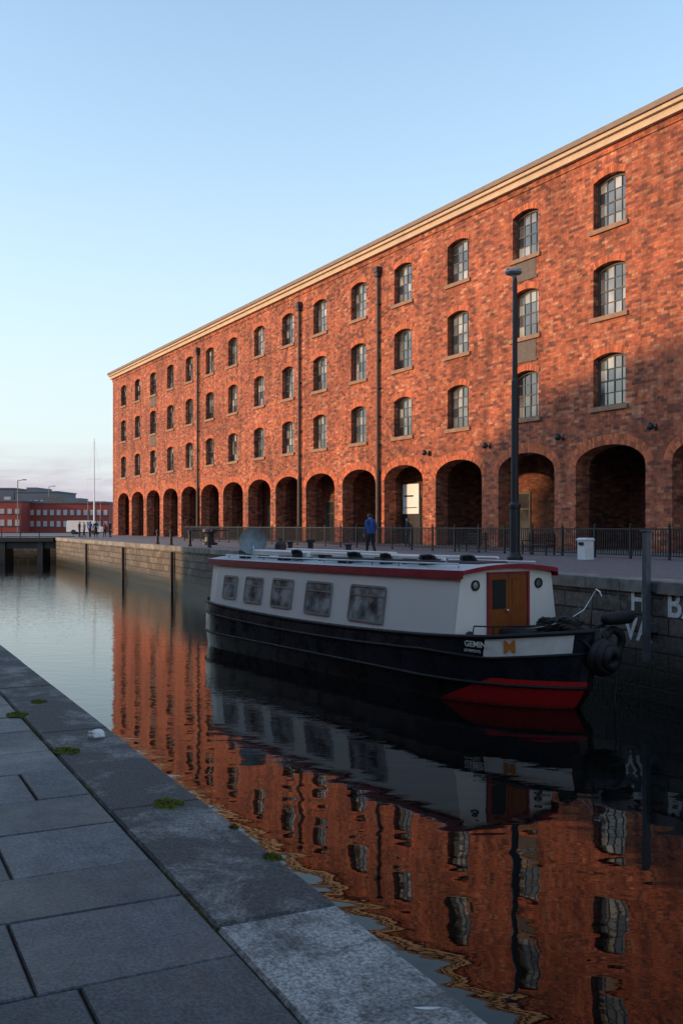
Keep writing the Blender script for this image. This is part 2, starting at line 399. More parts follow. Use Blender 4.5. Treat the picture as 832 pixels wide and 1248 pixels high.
for bi,c in enumerate(cs):
    xl,xr=bounds[bi],bounds[bi+1]
    hw=2.5
    arc=opening(wall,xl,xr,0,6.3,c,hw,0,4.35,5.42,.95,20)
    voussoirs(arc,c,.27,44); voussoirs(arc,c,.54,46,.018,.275)
    for (z0,z1),(cz0,cz1) in zip(rows,cells):
        w=1.15; arc=opening(wall,xl,xr,cz0,cz1,c,w,z0,z1-.24,z1,.5,8,power=2)
        voussoirs(arc,c,.36,20)
        sills.box(c-w-.22,c+w+.22,-.13,.05,z0-.24,z0-.004,0,.02)
        gy=.40
        cols,nr=4,4
        frames.box(c-w+.002,c-w+.12,gy-.07,gy+.03,z0+.002,z1-.02)
        frames.box(c+w-.12,c+w-.002,gy-.07,gy+.03,z0+.002,z1-.02)
        frames.box(c-w+.10,c+w-.10,gy-.069,gy+.03,z0+.002,z0+.11)
        for i in range(8):
            a,b=arc[i],arc[i+1]
            frames.poly([(a[0],gy-.065,a[1]-.002),(b[0],gy-.065,b[1]-.002),(b[0],gy-.065,b[1]-.13),(a[0],gy-.065,a[1]-.13)])
        for i in range(1,cols):
            x=c-w+.1+(2*w-.2)*i/cols; t=.04 if i==2 else .022
            frames.box(x-t,x+t,gy-.035,gy+.01,z0+.11,z1-.02)
        ztop=z1-.13
        for j in range(1,nr):
            z=z0+.11+(ztop-z0-.11)*j/nr; t=.022 if j!=2 else .04
            frames.box(c-w+.1,c+w-.1,gy-.032,gy+.008,z-t,z+t)
        for i in range(cols):
            for j in range(nr):
                xa=c-w+.1+(2*w-.2)*i/cols; xb=c-w+.1+(2*w-.2)*(i+1)/cols
                za=z0+.11+(ztop-z0-.11)*j/nr; zb=z0+.11+(ztop-z0-.11)*(j+1)/nr
                if j==nr-1: zb=z1
                e1,e2,e3=U(-.008,.008),U(-.008,.008),U(-.008,.008)
                glass.poly([(xa,gy+e1,za),(xb,gy+e2,za),(xb,gy+e2+e3,zb),(xa,gy+e1+e3,zb)])
    if bi in (2,13,16):
        for (a,b) in ((15.35,16.34),(10.7,11.79)):
            panels.box(c-.95,c+.95,-.03,.04,a,b,0,.02)
            panels.box(c-1.1,c+1.1,-.07,.04,a-.12,a-.004,0,.02)
    inner.box(c-1.5,c+1.5,4.46,4.55,.05,3.3,1)
    inner.box(c-1.62,c-1.5,4.42,4.55,0,3.42,2); inner.box(c+1.5,c+1.62,4.42,4.55,0,3.42,2)
    inner.box(c-1.5,c+1.5,4.42,4.55,3.3,3.42,2); inner.box(c-.05,c+.05,4.40,4.455,0,3.3,2)
    inner.box(c-1.5,c+1.5,4.41,4.455,1.05,1.13,2); inner.box(c-1.5,c+1.5,4.41,4.455,2.3,2.36,2)
wall.obj('facade',['brick'],wh)
vous.obj('arch_bricks',['vous'],wh)
sills.obj('window_sills',['sill'],wh)
frames.obj('window_frames',['frame'],wh)
glass.obj('window_panes',['glass'],wh,recalc=False)
panels.obj('loading_bay_panels',['panel'],wh)
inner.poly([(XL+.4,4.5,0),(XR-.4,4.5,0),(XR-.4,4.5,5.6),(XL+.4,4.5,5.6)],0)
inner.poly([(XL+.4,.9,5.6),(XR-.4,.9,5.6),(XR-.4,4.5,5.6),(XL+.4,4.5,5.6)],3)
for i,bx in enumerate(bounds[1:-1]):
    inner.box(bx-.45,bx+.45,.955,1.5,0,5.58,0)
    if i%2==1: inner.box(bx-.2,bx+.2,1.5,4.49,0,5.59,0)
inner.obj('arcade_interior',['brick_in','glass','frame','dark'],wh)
body=MB()
body.poly([(XL,0,0),(XL,0,21.0),(XL,18,21.0),(XL,18,0)]); body.poly([(XR,0,0),(XR,18,0),(XR,18,21.0),(XR,0,21.0)])
body.poly([(XL,18,0),(XL,18,21.0),(XR,18,21.0),(XR,18,0)])
body.poly([(XL,0,20.35),(XR,0,20.35),(XR,0,20.9),(XL,0,20.9)])
body.poly([(XL,.6,5.6),(XR,.6,5.6),(XR,.6,20.9),(XL,.6,20.9)])
body.obj('side_and_back_walls',['brick'],wh)
cor=MB()
cor.box(XL-.07,XR+.07,-.07,.3,20.30,20.62,1)
cor.box(XL-.32,XR+.3,-.32,.3,20.625,20.98,0)
cor.box(XL-.5,XR+.5,-.5,.3,20.984,21.2,0,.05)
cor.box(XL-.6,XR+.6,-.6,.3,21.204,21.5,2,.04)
cor.obj('cornice',['cornice','brick','gutter'],wh)
rf=MB(); rf.poly([(XL-.5,-.45,21.51),(XR+.5,-.45,21.51),(XR+.5,9,24.6),(XL-.5,9,24.6)]); rf.poly([(XL-.5,18.5,21.51),(XR+.5,18.5,21.51),(XR+.5,9,24.6),(XL-.5,9,24.6)])
rf.poly([(XL-.5,-.45,21.51),(XL-.5,9,24.6),(XL-.5,18.5,21.51)]); rf.poly([(XR+.5,-.45,21.51),(XR+.5,9,24.6),(XR+.5,18.5,21.51)])
rf.obj('roof',['slate'],wh)
dp=MB()
for p in (463,367,243):
    x=-sOf(p)
    dp.tube((x,-.17,0),(x,-.17,19.4),.11,.11,10); dp.tube((x,-.17,0),(x,-.17,5.2),.17,.15,10)
    dp.box(x-.26,x+.26,-.42,-.01,19.3,19.7,0,.05); dp.box(x-.2,x+.2,-.36,-.01,19.0,19.3)
    for z in range(1,19,2): dp.box(x-.16,x+.16,-.28,-.0,z,z+.10)
dp.obj('drainpipes',['pipe'],wh)
for p in (799,686,597,523):
    x=-sOf(p); m_=MB()
    m_.tube((x,-.02,6.0),(x,-.32,6.1),.03); m_.lathe([(.02,.20),(.07,.18),(.16,.08),(.18,0),(.16,-.11),(.09,-.17),(.02,-.19)],(x,-.38,6.05),16)
    m_.box(x-.08,x+.08,-.05,-.0,5.9,6.2)
    m_.obj('wall_lantern',['iron'],wh,smooth=True)
nb=MB(); nb.box(-60.7,-58.6,1.55,1.60,2.1,4.2,0); nb.box(-60.76,-58.54,1.602,1.65,0,4.26,1)  # white panel added in place of bright sky showing through the arch
nb.box(-60.5,-58.8,1.54,1.549,2.5,2.56,1); nb.box(-60.5,-59.3,1.54,1.549,3.3,3.42,1)
nb.obj('bright_opening_panel',['white_paper','iron'],wh)

# ------------------------------------------------------------------ opposite warehouse, out of view; outline shaped to cast the facade shade
el=math.radians(10.0); sw=Vector((.989,.146,0)).normalized()
P0=Vector((-35,56,0)); mN=ne.copy(); mD=mN.dot(P0)
def wpt(px,z): 
    Z=49984.0/(px+240); return Vector(((px-416)/F*Z,Z,z))
def back(P):
    t=(mN.dot(P)-mD)/mN.dot(sw); Q=P-sw*t; return nq.dot(Q), P.z+t*math.tan(el)
prof=[]
for px,z in ((550,0),(562,4.3),(586,5.8),(610,6.8),(640,8.1),(700,9.0),(832,10.2)):
    prof.append(back(wpt(px,z)))
prof[0]=(prof[0][0],-.0)
pr=prof+[(-60,prof[-1][1]),(-60,0)]
org=mN*mD
ow=empty('brick_warehouse',(org.x,org.y,0),nrz)
mb=MB(); D=14
mb.poly([(r,0,z) for r,z in pr]); mb.poly([(r,D,z) for r,z in pr])
for i in range(len(pr)):
    a=pr[i]; b=pr[(i+1)%len(pr)]; mb.poly([(a[0],0,a[1]),(b[0],0,b[1]),(b[0],D,b[1]),(a[0],D,a[1])],1 if 1<=i<len(pr)-2 else 0)
mb.obj('walls_and_roof',['brick','slate'],ow)
mb=MB(); x=-55
while x<44:
    for z in (2,6.5,11):
        mb.box(x,x+1.4,-.06,-.005,z,z+2.2,0); mb.box(x-.15,x+1.55,-.12,-.005,z-.2,z-.01,1)
    x+=5.5
mb.obj('windows',['glass','sill'],ow)

# ------------------------------------------------------------------ fence
fd=28.6
def fpt(s): return nW*fd+uW*s
def fs(px): return fd/F*(-656+1907000.0/(px+240))
fo=fpt(0); fence=empty('iron_railing',(fo.x,fo.y,0),bang)
mb=MB(); x0=-fs(225); x1=10
x=x0
while x<x1:
    mb.box(x-.04,x+.04,-.04,.04,-.02,1.28); mb.lathe([(.001,.06),(.05,.03),(.05,0),(.001,-.02)],(x,0,1.31),6); x+=2.0
x=x0
while x<x1:
    mb.box(x-.015,x+.015,-.015,.015,.10,1.18); x+=.13
mb.box(x0,x1,-.03,.03,1.12,1.18); mb.box(x0,x1,-.03,.03,.10,.15)
mb.obj('bars',['iron'],fence)

# ------------------------------------------------------------------ lamp post
M['lampgrey']=simple('lamp_head_grey',(.25,.28,.29),.4)
M['lampdark']=simple('lamp_post_paint',(.018,.021,.025),.5,0,.25,4)
c=gp(627,683); lp=empty('street_lamp',c,0)
mb=MB()
mb.lathe([(.30,0),(.30,.12),(.22,.2),(.19,.3),(.19,1.9),(.22,1.95),(.22,2.05),(.14,2.15),(.13,6.6),(.10,6.7),(.085,10.3),(.06,10.45)],(0,0,0),16)
mb.obj('post',['lampdark'],lp,smooth=False)
mb=MB(); mb.tube((0,0,10.35),(-.12,-.05,10.55),.06,.05); mb.lathe([(.001,.16),(.14,.14),(.30,.06),(.32,0),(.26,-.06),(.001,-.08)],(-.05,0,10.6),16)
mb.box(-.32,.22,-.1,.1,10.66,10.74)
mb.obj('lantern_head',['lampgrey'],lp,smooth=False)

# ------------------------------------------------------------------ narrowboat
bdir=Vector((.553,-.833,0)).normalized()
tip=Vector((4.56,18.1,0)); LB=13.5
bo=(tip-bdir*LB)*BS; brz=math.atan2(bdir.y,bdir.x)
boat=empty('narrowboat',(bo.x,bo.y,WATER),brz); boat.scale=(BS,BS,BS)
m,nt,b=newmat('hull_paint'); co=objco(nt); s=N(nt,'ShaderNodeSeparateXYZ'); L(nt,co,s.inputs[0])
lim=math_(nt,'MINIMUM',math_(nt,'MULTIPLY',math_(nt,'SUBTRACT',s.outputs[0],10.75),.42),.54)
isred=math_(nt,'LESS_THAN',s.outputs[2],lim)
isred=math_(nt,'MULTIPLY',isred,math_(nt,'GREATER_THAN',s.outputs[0],10.8))
n1=noise_(nt,co,3,5,.65); n2=noise_(nt,co,18,4,.7)
blk=ramp(nt,n1,[(.3,(.006,.008,.013)),(.7,(.018,.021,.030))])
c=mixc(nt,isred,blk,(.55,.02,.022))
gr=ramp(nt,math_(nt,'ADD',s.outputs[2],math_(nt,'MULTIPLY',n2,.2)),[(.10,1),(.2,0)])
c=mixc(nt,math_(nt,'MULTIPLY',gr,.75),c,(.03,.033,.022))
sc=ramp(nt,n2,[(.62,0),(.72,.35)]); c=mixc(nt,sc,c,(.07,.066,.06))
L(nt,c,b.inputs['Base Color']); L(nt,ramp(nt,n1,[(.3,.18),(.7,.4)]),b.inputs['Roughness'])
bump(nt,b,noise_(nt,co,1.4,2),.25,.02)
M['hull']=m
m,nt,b=newmat('cabin_white_paint'); co=objco(nt)
n1=noise_(nt,co,1.2,4,.6); mp=N(nt,'ShaderNodeMapping'); mp.inputs['Scale'].default_value=(9,9,.8); L(nt,co,mp.inputs[0]); n2=noise_(nt,mp.outputs[0],1,4,.65)
c=mixc(nt,1,(.93,.885,.80),ramp(nt,n1,[(.3,.95),(.7,1.0)]),'MULTIPLY')
c=mixc(nt,ramp(nt,n2,[(.60,0),(.78,.22)]),c,(.50,.46,.40))
L(nt,c,b.inputs['Base Color']); b.inputs['Roughness'].default_value=.38; bump(nt,b,noise_(nt,co,.8,1),.15,.02)
M['cream']=m
M['boatwhite']=simple('bow_white_paint',(.85,.81,.75),.4,0,.1,4)
M['boatred']=simple('roof_red_paint',(.33,.022,.035),.4,0,.2,4)
M['roofgrey']=simple('roof_grey_paint',(.55,.54,.53),.7,0,.2,2.5)
m,nt,b=newmat('varnished_wood'); co=objco(nt); mp=N(nt,'ShaderNodeMapping'); mp.inputs['Scale'].default_value=(3,14,1.2); L(nt,co,mp.inputs[0])
n=noise_(nt,mp.outputs[0],3,5,.6,.6); L(nt,ramp(nt,n,[(.3,(.18,.045,.010)),(.7,(.40,.12,.03))]),b.inputs['Base Color']); b.inputs['Roughness'].default_value=.3
M['wood']=m
M['chrome']=simple('aluminium',(.55,.55,.55),.35,1,.1,5)
M['wframe']=simple('window_surround',(.34,.34,.33),.4,.5,.1,5)
M['black']=simple('black_rubber',(.012,.012,.013),.65,0,.3,8,.2)
M['rope']=simple('rope',(.05,.047,.043),.9,0,.4,30,.4)
M['deck']=simple('deck_paint',(.045,.03,.03),.6,0,.4,5,.2)
M['orange']=simple('orange_paint',(.66,.20,.025),.5,0,.1,6)
def zg(x): return 1.12+.28*((x-5.6)/8.0)**2+ (.05 if x>12 else 0)*(x-12)
def z3(x): return zg(x)-.28-.12*min(1,max(0,(x-10.5)/1.5))
levels=[(-.5,1.25,12.5,.5),(-.02,1.42,13.1,-.05),(.42,1.5,13.40,-.32),(None,1.5,13.50,-.42),('g',1.47,13.56,-.5)]
NS=72
def hw(x,W,tipx):
    xt=tipx-3.3; w=W
    if x>xt: u=min(1,(x-xt)/3.3); w=W*max(0,(1-u**2.3))**.85
    if x<1.5: u=(1.5-x)/2.0; w=w*(1-.42*u**2.4)
    return w
def hullpt(level,k,side):
    z,W,tx,st=levels[level]; tau=k/NS
    x=st+(tx-st)*(1-(1-tau)**1.15)
    if level==4: zz=zg(x)
    elif level==3: zz=z3(x)
    else: zz=z
    return Vector((x,side*hw(x,W,tx),zz))
mb=MB()
for side in (-1,1):
    for k in range(NS):
        for l in range(4):
            pts=[hullpt(l,k,side),hullpt(l,k+1,side),hullpt(l+1,k+1,side),hullpt(l+1,k,side)]
            mi=0
            if l==3 and 12.1<pts[2].x and k<NS-2: mi=1
            mb.poly(pts,mi)
for l in range(4):
    a,b,c_,d=hullpt(l,0,-1),hullpt(l,0,1),hullpt(l+1,0,1),hullpt(l+1,0,-1); mb.poly([a,b,c_,d])
ho=mb.obj('hull',['hull','boatwhite'],boat,recalc=False)
bm=bmesh.new(); bm.from_mesh(ho.data); bmesh.ops.remove_doubles(bm,verts=bm.verts,dist=.0005); bmesh.ops.recalc_face_normals(bm,faces=bm.faces); bm.to_mesh(ho.data); bm.free()
mb=MB()
for side in (-1,1):
    for l,r in ((2,.032),(3,.03),(4,.042)):
        mb.path([hullpt(l,k,side)+Vector((0,side*.01,0)) for k in range(0,NS+1)],r,8)
mb.path([hullpt(4,NS,1)+Vector((.02,0,.02)),hullpt(3,NS,1)+Vector((.02,0,0)),hullpt(2,NS,1)+Vector((.02,0,0)),hullpt(1,NS,1)],.045,8)
mb.obj('rubbing_strakes',['black'],boat,smooth=True)
mb=MB()
for k in range(NS):
    a,b,c_,d=hullpt(4,k,-1),hullpt(4,k+1,-1),hullpt(4,k+1,1),hullpt(4,k,1)
    dz=Vector((0,0,-.05)); mb.poly([a+dz,b+dz,c_+dz,d+dz])
mb.obj('deck',['deck'],boat)
CX0,CX1=.45,11.26
def zr(x): return 2.42+.07*(x/11.0)**2
def zb(x): return zg(x)-.06
def sp(x,z,off=0,side=-1):
    t=(z-1.08)/(2.5-1.08); y=1.40-.20*t
    if x<1.2: y-=.10*((1.2-x)/.75)**2*(1-.4*t)
    return Vector((x,side*(y+off),z))
cab=MB(); n=24
for side in (-1,1):
    for i in range(n):
        xa=CX0+(CX1-CX0)*i/n; xb=CX0+(CX1-CX0)*(i+1)/n
        cab.poly([sp(xa,zb(xa),0,side),sp(xb,zb(xb),0,side),sp(xb,zr(xb),0,side),sp(xa,zr(xa),0,side)])
def roofz(x,y): return zr(x)+.10*(1-(y/1.22)**2)
for xx,sgn in ((CX0,-1),(CX1,1)):
    K=10; top=[(xx,-1.2+2.4*i/K,roofz(xx,-1.2+2.4*i/K)-.01) for i in range(K+1)]
    pl=[sp(xx,zb(xx),0,1),sp(xx,zb(xx),0,-1)]+[sp(xx,zr(xx),0,-1)]+top[1:-1]+[sp(xx,zr(xx),0,1)]
    cab.poly(pl)
cab.obj('cabin',['cream'],boat)
rf=MB(); K=12; n=20; RX0,RX1=CX0-.1,CX1+.14
for i in range(n):
    xa=RX0+(RX1-RX0)*i/n; xb=RX0+(RX1-RX0)*(i+1)/n
    for j in range(K):
        ya=-1.27+2.54*j/K; yb=-1.27+2.54*(j+1)/K
        rf.poly([(xa,ya,roofz(xa,ya)+.035),(xb,ya,roofz(xb,ya)+.035),(xb,yb,roofz(xb,yb)+.035),(xa,yb,roofz(xa,yb)+.035)],0)
    for side in (-1,1):
        y=side*1.27
        rf.poly([(xa,y,roofz(xa,1.27)+.035),(xb,y,roofz(xb,1.27)+.035),(xb,y+side*.015,zr(xb)-.135),(xa,y+side*.015,zr(xa)-.135)],1)
        rf.poly([(xa,y,zr(xa)-.135),(xb,y,zr(xb)-.135),(xb,side*1.20,zr(xb)-.135),(xa,side*1.2,zr(xa)-.135)],1)
for xx in (RX0,RX1):
    for j in range(K):
        ya=-1.27+2.54*j/K; yb=-1.27+2.54*(j+1)/K
        rf.poly([(xx,ya,roofz(xx,ya)+.035),(xx,yb,roofz(xx,yb)+.035),(xx,yb,roofz(xx,yb)-.05),(xx,ya,roofz(xx,ya)-.05)],1)
        dx=(-.14 if xx==RX1 else .1)
        rf.poly([(xx,ya,roofz(xx,ya)-.05),(xx,yb,roofz(xx,yb)-.05),(xx+dx,yb,roofz(xx,yb)-.05),(xx+dx,ya,roofz(xx,ya)-.05)],1)
rf.obj('roof',['roofgrey','boatred'],boat,recalc=False)
def rrect(x0,x1,z0,z1,r,n=5):
    pts=[]
    for cx,cz,a0 in ((x1-r,z1-r,0),(x0+r,z1-r,90),(x0+r,z0+r,180),(x1-r,z0+r,270)):
        for i in range(n+1):
            a=math.radians(a0+90*i/n); pts.append((cx+r*math.cos(a),cz+r*math.sin(a)))
    return pts
wf=MB(); wg=MB()
for side in (-1,1):
    for t0,t1,za,zb_ in ((2.33,3.70,1.28,2.09),(4.42,5.58,1.30,2.08),(6.16,7.21,1.34,2.07),(7.68,8.65,1.36,2.05),(9.08,9.89,1.40,2.03)):
        x0,x1=11.26-t1,11.26-t0
        o=rrect(x0,x1,za,zb_,.09); ii=rrect(x0+.05,x1-.05,za+.05,zb_-.05,.06)
        for k in range(len(o)):
            k2=(k+1)%len(o)
            wf.poly([sp(*o[k],.028,side),sp(*o[k2],.028,side),sp(*ii[k2],.028,side),sp(*ii[k],.028,side)])
            wf.poly([sp(*o[k],0,side),sp(*o[k2],0,side),sp(*o[k2],.028,side),sp(*o[k],.028,side)])
            wf.poly([sp(*ii[k],.008,side),sp(*ii[k2],.008,side),sp(*ii[k2],.028,side),sp(*ii[k],.028,side)])
        wg.poly([sp(a,b,.010,side) for a,b in ii])
        zt=zb_-.24
        wf.poly([sp(x0+.05,zt,.024,side),sp(x1-.05,zt,.024,side),sp(x1-.05,zt+.03,.024,side),sp(x0+.05,zt+.03,.024,side)])
        if t1-t0>1.0:
            xm=(x0+x1)/2
            wf.poly([sp(xm-.015,zt+.03,.022,side),sp(xm+.015,zt+.03,.022,side),sp(xm+.015,zb_-.05,.022,side),sp(xm-.015,zb_-.05,.022,side)])
wf.obj('window_frames',['wframe'],boat,recalc=False); wg.obj('window_glass',['bglass'],boat,recalc=False)
dr=MB(); X=CX1
dr.box(X+.002,X+.05,-.56,-.50,1.02,2.47,1); dr.box(X+.002,X+.05,.50,.56,1.02,2.47,1); dr.box(X+.002,X+.05,-.5,.5,2.42,2.47,1)
for y0,y1 in ((-.5,-.01),(.01,.5)):
    dr.box(X+.004,X+.03,y0,y1,1.03,2.41,0)
    for za,zb_ in ((1.12,1.62),(1.74,2.32)):
        dr.box(X+.031,X+.042,y0+.07,y1-.07,za,zb_,2 if za>1.7 and y0<0 else 0,.01)
dr.lathe([(.02,0),(.02,.05),(.03,.055),(.001,.07)],(X+.03,-.06,1.7),10,3,'x')
dr.obj('cabin_doors',['wood','boatred','black','chrome'],boat)
ph=MB()
for y in (-.86,.84):
    ph.lathe([(.105,.0),(.105,.03),(.075,.035),(.07,.02)],(X,y,2.22),20,0,'x'); ph.lathe([(.07,.018),(.001,.03)],(X,y,2.22),20,1,'x')
ph.obj('portholes',['black','bglass'],boat)
rg=MB()
for side in (-1,1):
    rg.path([(x,side*1.05,roofz(x,1.05)+.12) for x in [1.0+.5*i for i in range(21)]],.018,8,1)
    for i in range(11): rg.tube((1.2+i*.98,side*1.05,roofz(5,1.05)),(1.2+i*.98,side*1.05,roofz(6,1.05)+.13),.014,.014,6,1)
def plank(x0,x1,y,w,h,mi,z=2.66):
    rg.box(x0,x1,y-w/2,y+w/2,z,z+h,mi,.008)
plank(5.0,9.3,-.6,.30,.06,2,2.68); plank(3.0,7.6,-.15,.26,.06,2,2.72)
for x in (5.4,8.8): rg.box(x,x+.08,-.78,-.42,2.50,2.68,3)
for x in (3.3,7.1): rg.box(x,x+.08,-.3,.0,2.53,2.72,3)
rg.box(2.2,5.0,-.85,-.45,2.60,2.74,2,.03)
rg.box(2.4,2.5,-.8,-.5,2.48,2.60,3); rg.box(4.6,4.7,-.8,-.5,2.48,2.60,3)
rg.tube((3.0,.3,2.66),(10.6,.35,2.72),.03,.03,8,2); rg.tube((4.4,.5,2.66),(9.6,.45,2.70),.022,.022,8,3)
rg.tube((6.0,-.95,2.62),(10.4,-.9,2.66),.028,.02,8,3)
# stove chimney with cowl and a gas bottle near the stern
rg.lathe([(.11,0),(.11,.05),(.075,.07),(.075,.42),(.12,.44),(.12,.50),(.001,.54)],(2.9,.55,2.5),14,0)
rg.lathe([(.001,0),(.15,.01),(.16,.06),(.16,.36),(.12,.44),(.05,.47),(.05,.53),(.001,.53)],(2.05,.1,2.5),16,3)
for x in (3.4,6.1,8.3,9.7):
    rg.lathe([(.06,0),(.06,.10),(.13,.12),(.12,.17),(.001,.21)],(x,.0 if x<9 else -.4,2.53),14,1)
for (cx,cy,r0) in ((7.0,-.8,.19),(9.6,-.7,.20),(4.6,-.9,.16),(10.3,-.2,.18),(8.3,-.85,.14)):
    pts=[]
    for i in range(90):
        a=i*.42; r=r0*(.65+.35*math.sin(i*1.7)*.3+.1*math.sin(i*.31)); pts.append((cx+1.5*r*math.cos(a),cy+r*math.sin(a),2.55+.0024*i+.012*math.sin(i*2.1)))
    rg.path(pts,.026,6,0)
for x in (1.7,3.8,6.6): 
    rg.box(x,x+.5,-1.0,-.9,2.50,2.62,0,.03)
rg.box(9.9,10.9,-.45,.35,2.58,2.66,3,.03)
rg.box(.7,1.3,-.5,.5,2.5,2.72,3,.05)
rg.obj('roof_gear',['black','chrome','boatwhite','deck'],boat)
ds=MB(); ds.tube((1.62,-.52,2.45),(1.62,-.52,2.85),.035,.035,8,1)
ds.lathe([(.001,-.11),(.17,-.09),(.31,-.03),(.38,.05),(.39,.065)],(0,0,0),24,0,'x')
do=ds.obj('satellite_dish',['lampgrey','chrome'],boat,smooth=True)
for v in do.data.vertices:
    if v.index>=16:
        q=Matrix.Rotation(math.radians(-20),4,'Y')@v.co; q=Matrix.Rotation(math.radians(-30),4,'Z')@q; v.co=q+Vector((1.66,-.56,2.93))
sg=MB(); sg.path([(-.15,0,1.3),(-.2,0,1.9),(-.1,0,2.02),(.4,0,2.1)],.025,8,0); sg.tube((-.2,0,.6),(-.2,0,1.9),.05,.05,8,0)
sg.path([(-.15,-.75,1.25),(-.2,-.75,1.75),(-.2,.75,1.75),(-.15,.75,1.25)],.018,8,0)
sg.box(.0,.35,-.4,-.1,1.3,1.6,0,.03)
sg.obj('stern_gear',['black'],boat)
bg=MB()
bg.box(11.5,12.2,-.45,.5,1.15,1.38,0,.03)
bg.lathe([(.09,0),(.09,.16),(.13,.18),(.13,.24),(.001,.26)],(12.9,0,1.35),12,0)
bg.path([(11.4,-1.05,1.25),(11.45,-1.05,1.45),(11.9,-.95,1.47),(12.5,-.6,1.52),(13.1,-.1,1.56),(13.1,.1,1.56),(12.5,.6,1.52),(11.9,.95,1.47),(11.45,1.05,1.45),(11.4,1.05,1.25)],.015,8,0)
for x,y in ((11.9,.95),(12.5,.6),(13.1,.1),(11.9,-.95)): bg.tube((x,y,1.2),(x,y,1.5),.014,.014,6,0)
bg.lathe([(.001,0),(.07,.02),(.09,.08),(.07,.14),(.001,.17)],(11.5,-1.2,1.2),12,0)
for (cx,cy,r0,z) in ((12.5,-.1,.24,1.4),(12.0,.6,.26,1.25),(12.7,.35,.2,1.4),(13.0,-.15,.18,1.45)):
    pts=[]
    for i in range(110):
        a=i*.4; r=r0*(.75+.22*math.sin(i*.9)); pts.append((cx+r*math.cos(a),cy+r*math.sin(a),z+.0022*i+.02*math.sin(i*1.3)))
    bg.path(pts,.024,6,1)
bg.path([(12.75,.75,1.3),(12.78,.75,1.8),(12.85,.72,2.08),(12.98,.66,2.18),(13.12,.60,2.15),(13.2,.56,2.05)],.018,8,2)
bg.path([(12.98,.66,2.17),(12.95,.35,1.8),(12.85,.1,1.65),(12.7,-.3,1.52),(12.4,-.6,1.45)],.011,6,2)
bg.lathe([(.001,-.42),(.08,-.40),(.12,-.3),(.13,.0),(.12,.3),(.08,.38),(.001,.4)],(13.35,.85,1.66),14,0,'y')
bg.tube((12.9,.4,1.35),(13.3,.6,1.58),.03,.03,8,0)
def ring(c,R_,r,ax,mi=1,n=20):
    pts=[]
    for i in range(n):
        a=2*math.pi*i/n
        if ax=='x': pts.append((c[0]+.02*math.sin(3*a),c[1]+R_*math.cos(a),c[2]+R_*math.sin(a)))
        else: pts.append((c[0]+R_*math.cos(a),c[1]+R_*math.sin(a),c[2]))
    bg.path(pts,r,10,mi,False,True)
for i,(xx,rr) in enumerate(((13.62,.26),(13.74,.22),(13.84,.14))): ring((xx,.1,1.0),rr,.09,'x',0)
bg.lathe([(.001,.12),(.2,.1),(.28,.0),(.2,-.1),(.001,-.12)],(13.7,.1,1.0),14,0,'x')
for y in (-.12,.3): bg.path([(13.2,y*2,1.42),(13.5,y*1.5,1.27),(13.72,y,1.07)],.022,6,0)
ring((13.3,.75,1.2),.24,.08,'x',0)
bg.path([(13.4,.35,1.4),(13.55,.45,1.1),(13.6,.5,.6),(13.58,.48,.2),(13.62,.5,-.1)],.014,6,1)
bg.obj('bow_gear',['black','rope','chrome'],boat,smooth=True)
def textmesh(name,body,size,ext):
    cu=bpy.data.curves.new(name,'FONT'); cu.body=body; cu.size=size; cu.extrude=.0015; cu.offset=ext
    to=bpy.data.objects.new(name,cu); COL.objects.link(to)
    bpy.context.view_layer.update()
    dg=bpy.context.evaluated_depsgraph_get(); me=bpy.data.meshes.new_from_object(to.evaluated_get(dg))
    bpy.data.objects.remove(to); me.materials.clear(); return me
def text(name,body,size,mat,parent,origin,xa,ya,za,ext=.0):
    me=textmesh(name,body,size,ext)
    me.transform(Matrix(((xa.x,ya.x,za.x,origin.x),(xa.y,ya.y,za.y,origin.y),(xa.z,ya.z,za.z,origin.z),(0,0,0,1))))
    me.materials.append(M[mat])
    o=bpy.data.objects.new(name,me); COL.objects.link(o)
    if parent: o.parent=parent
    return o
def hull_text(name,txt,x0,size,mat,dz,ext):
    me=textmesh(name,txt,size,ext); H=[]
    def yf(x,f): return (1-f)*hw(x,1.5,13.5)+f*hw(x,1.47,13.56)
    x=x0; s_=0
    while x<13.3: H.append((s_,x)); s_+=math.hypot(.01,yf(x+.01,.5)-yf(x,.5)); x+=.01
    for v in me.vertices:
        u=v.co.x; k=min(range(len(H)),key=lambda i:abs(H[i][0]-u)); x=H[k][1]+(u-H[k][0])*.7
        f=(dz+v.co.y)/(zg(x)-z3(x))
        nn=Vector((-(yf(x+.01,.5)-yf(x,.5))/.01,-1,0)).normalized(); nn=Vector((abs(nn.x),-abs(nn.y),0))
        v.co=Vector((x,-yf(x,f),z3(x)+dz+v.co.y))+nn*(.022+v.co.z)
    me.materials.append(M[mat]); o=bpy.data.objects.new(name,me); COL.objects.link(o); o.parent=boat
hull_text('name_lettering','GEMINI',11.52,.155,'boatwhite',.19,.004)
hull_text('small_lettering','LIVERPOOL',11.52,.072,'boatwhite',.09,.001)
hull_text('painted_emblem','M',12.28,.31,'orange',.10,.010)
def wallX(px):
    k=(px-416)/F; Y=17.9/(k+.456); return (Vector((k*Y,Y,0))-qA).dot(qd)
for ch,px,z,s_ in (('H',764,-.74,.76),('B',808,-.80,.86),('A',827,-.80,.86),('R',850,-.80,.86),('V',757,-1.45,.74),('A',772,-1.45,.74)):
    text('painted_letter',ch,s_,'white_wallpaint',far,Vector((wallX(px),-.012,z)),Vector((1,0,0)),Vector((0,0,1)),Vector((0,-1,0)),.018)

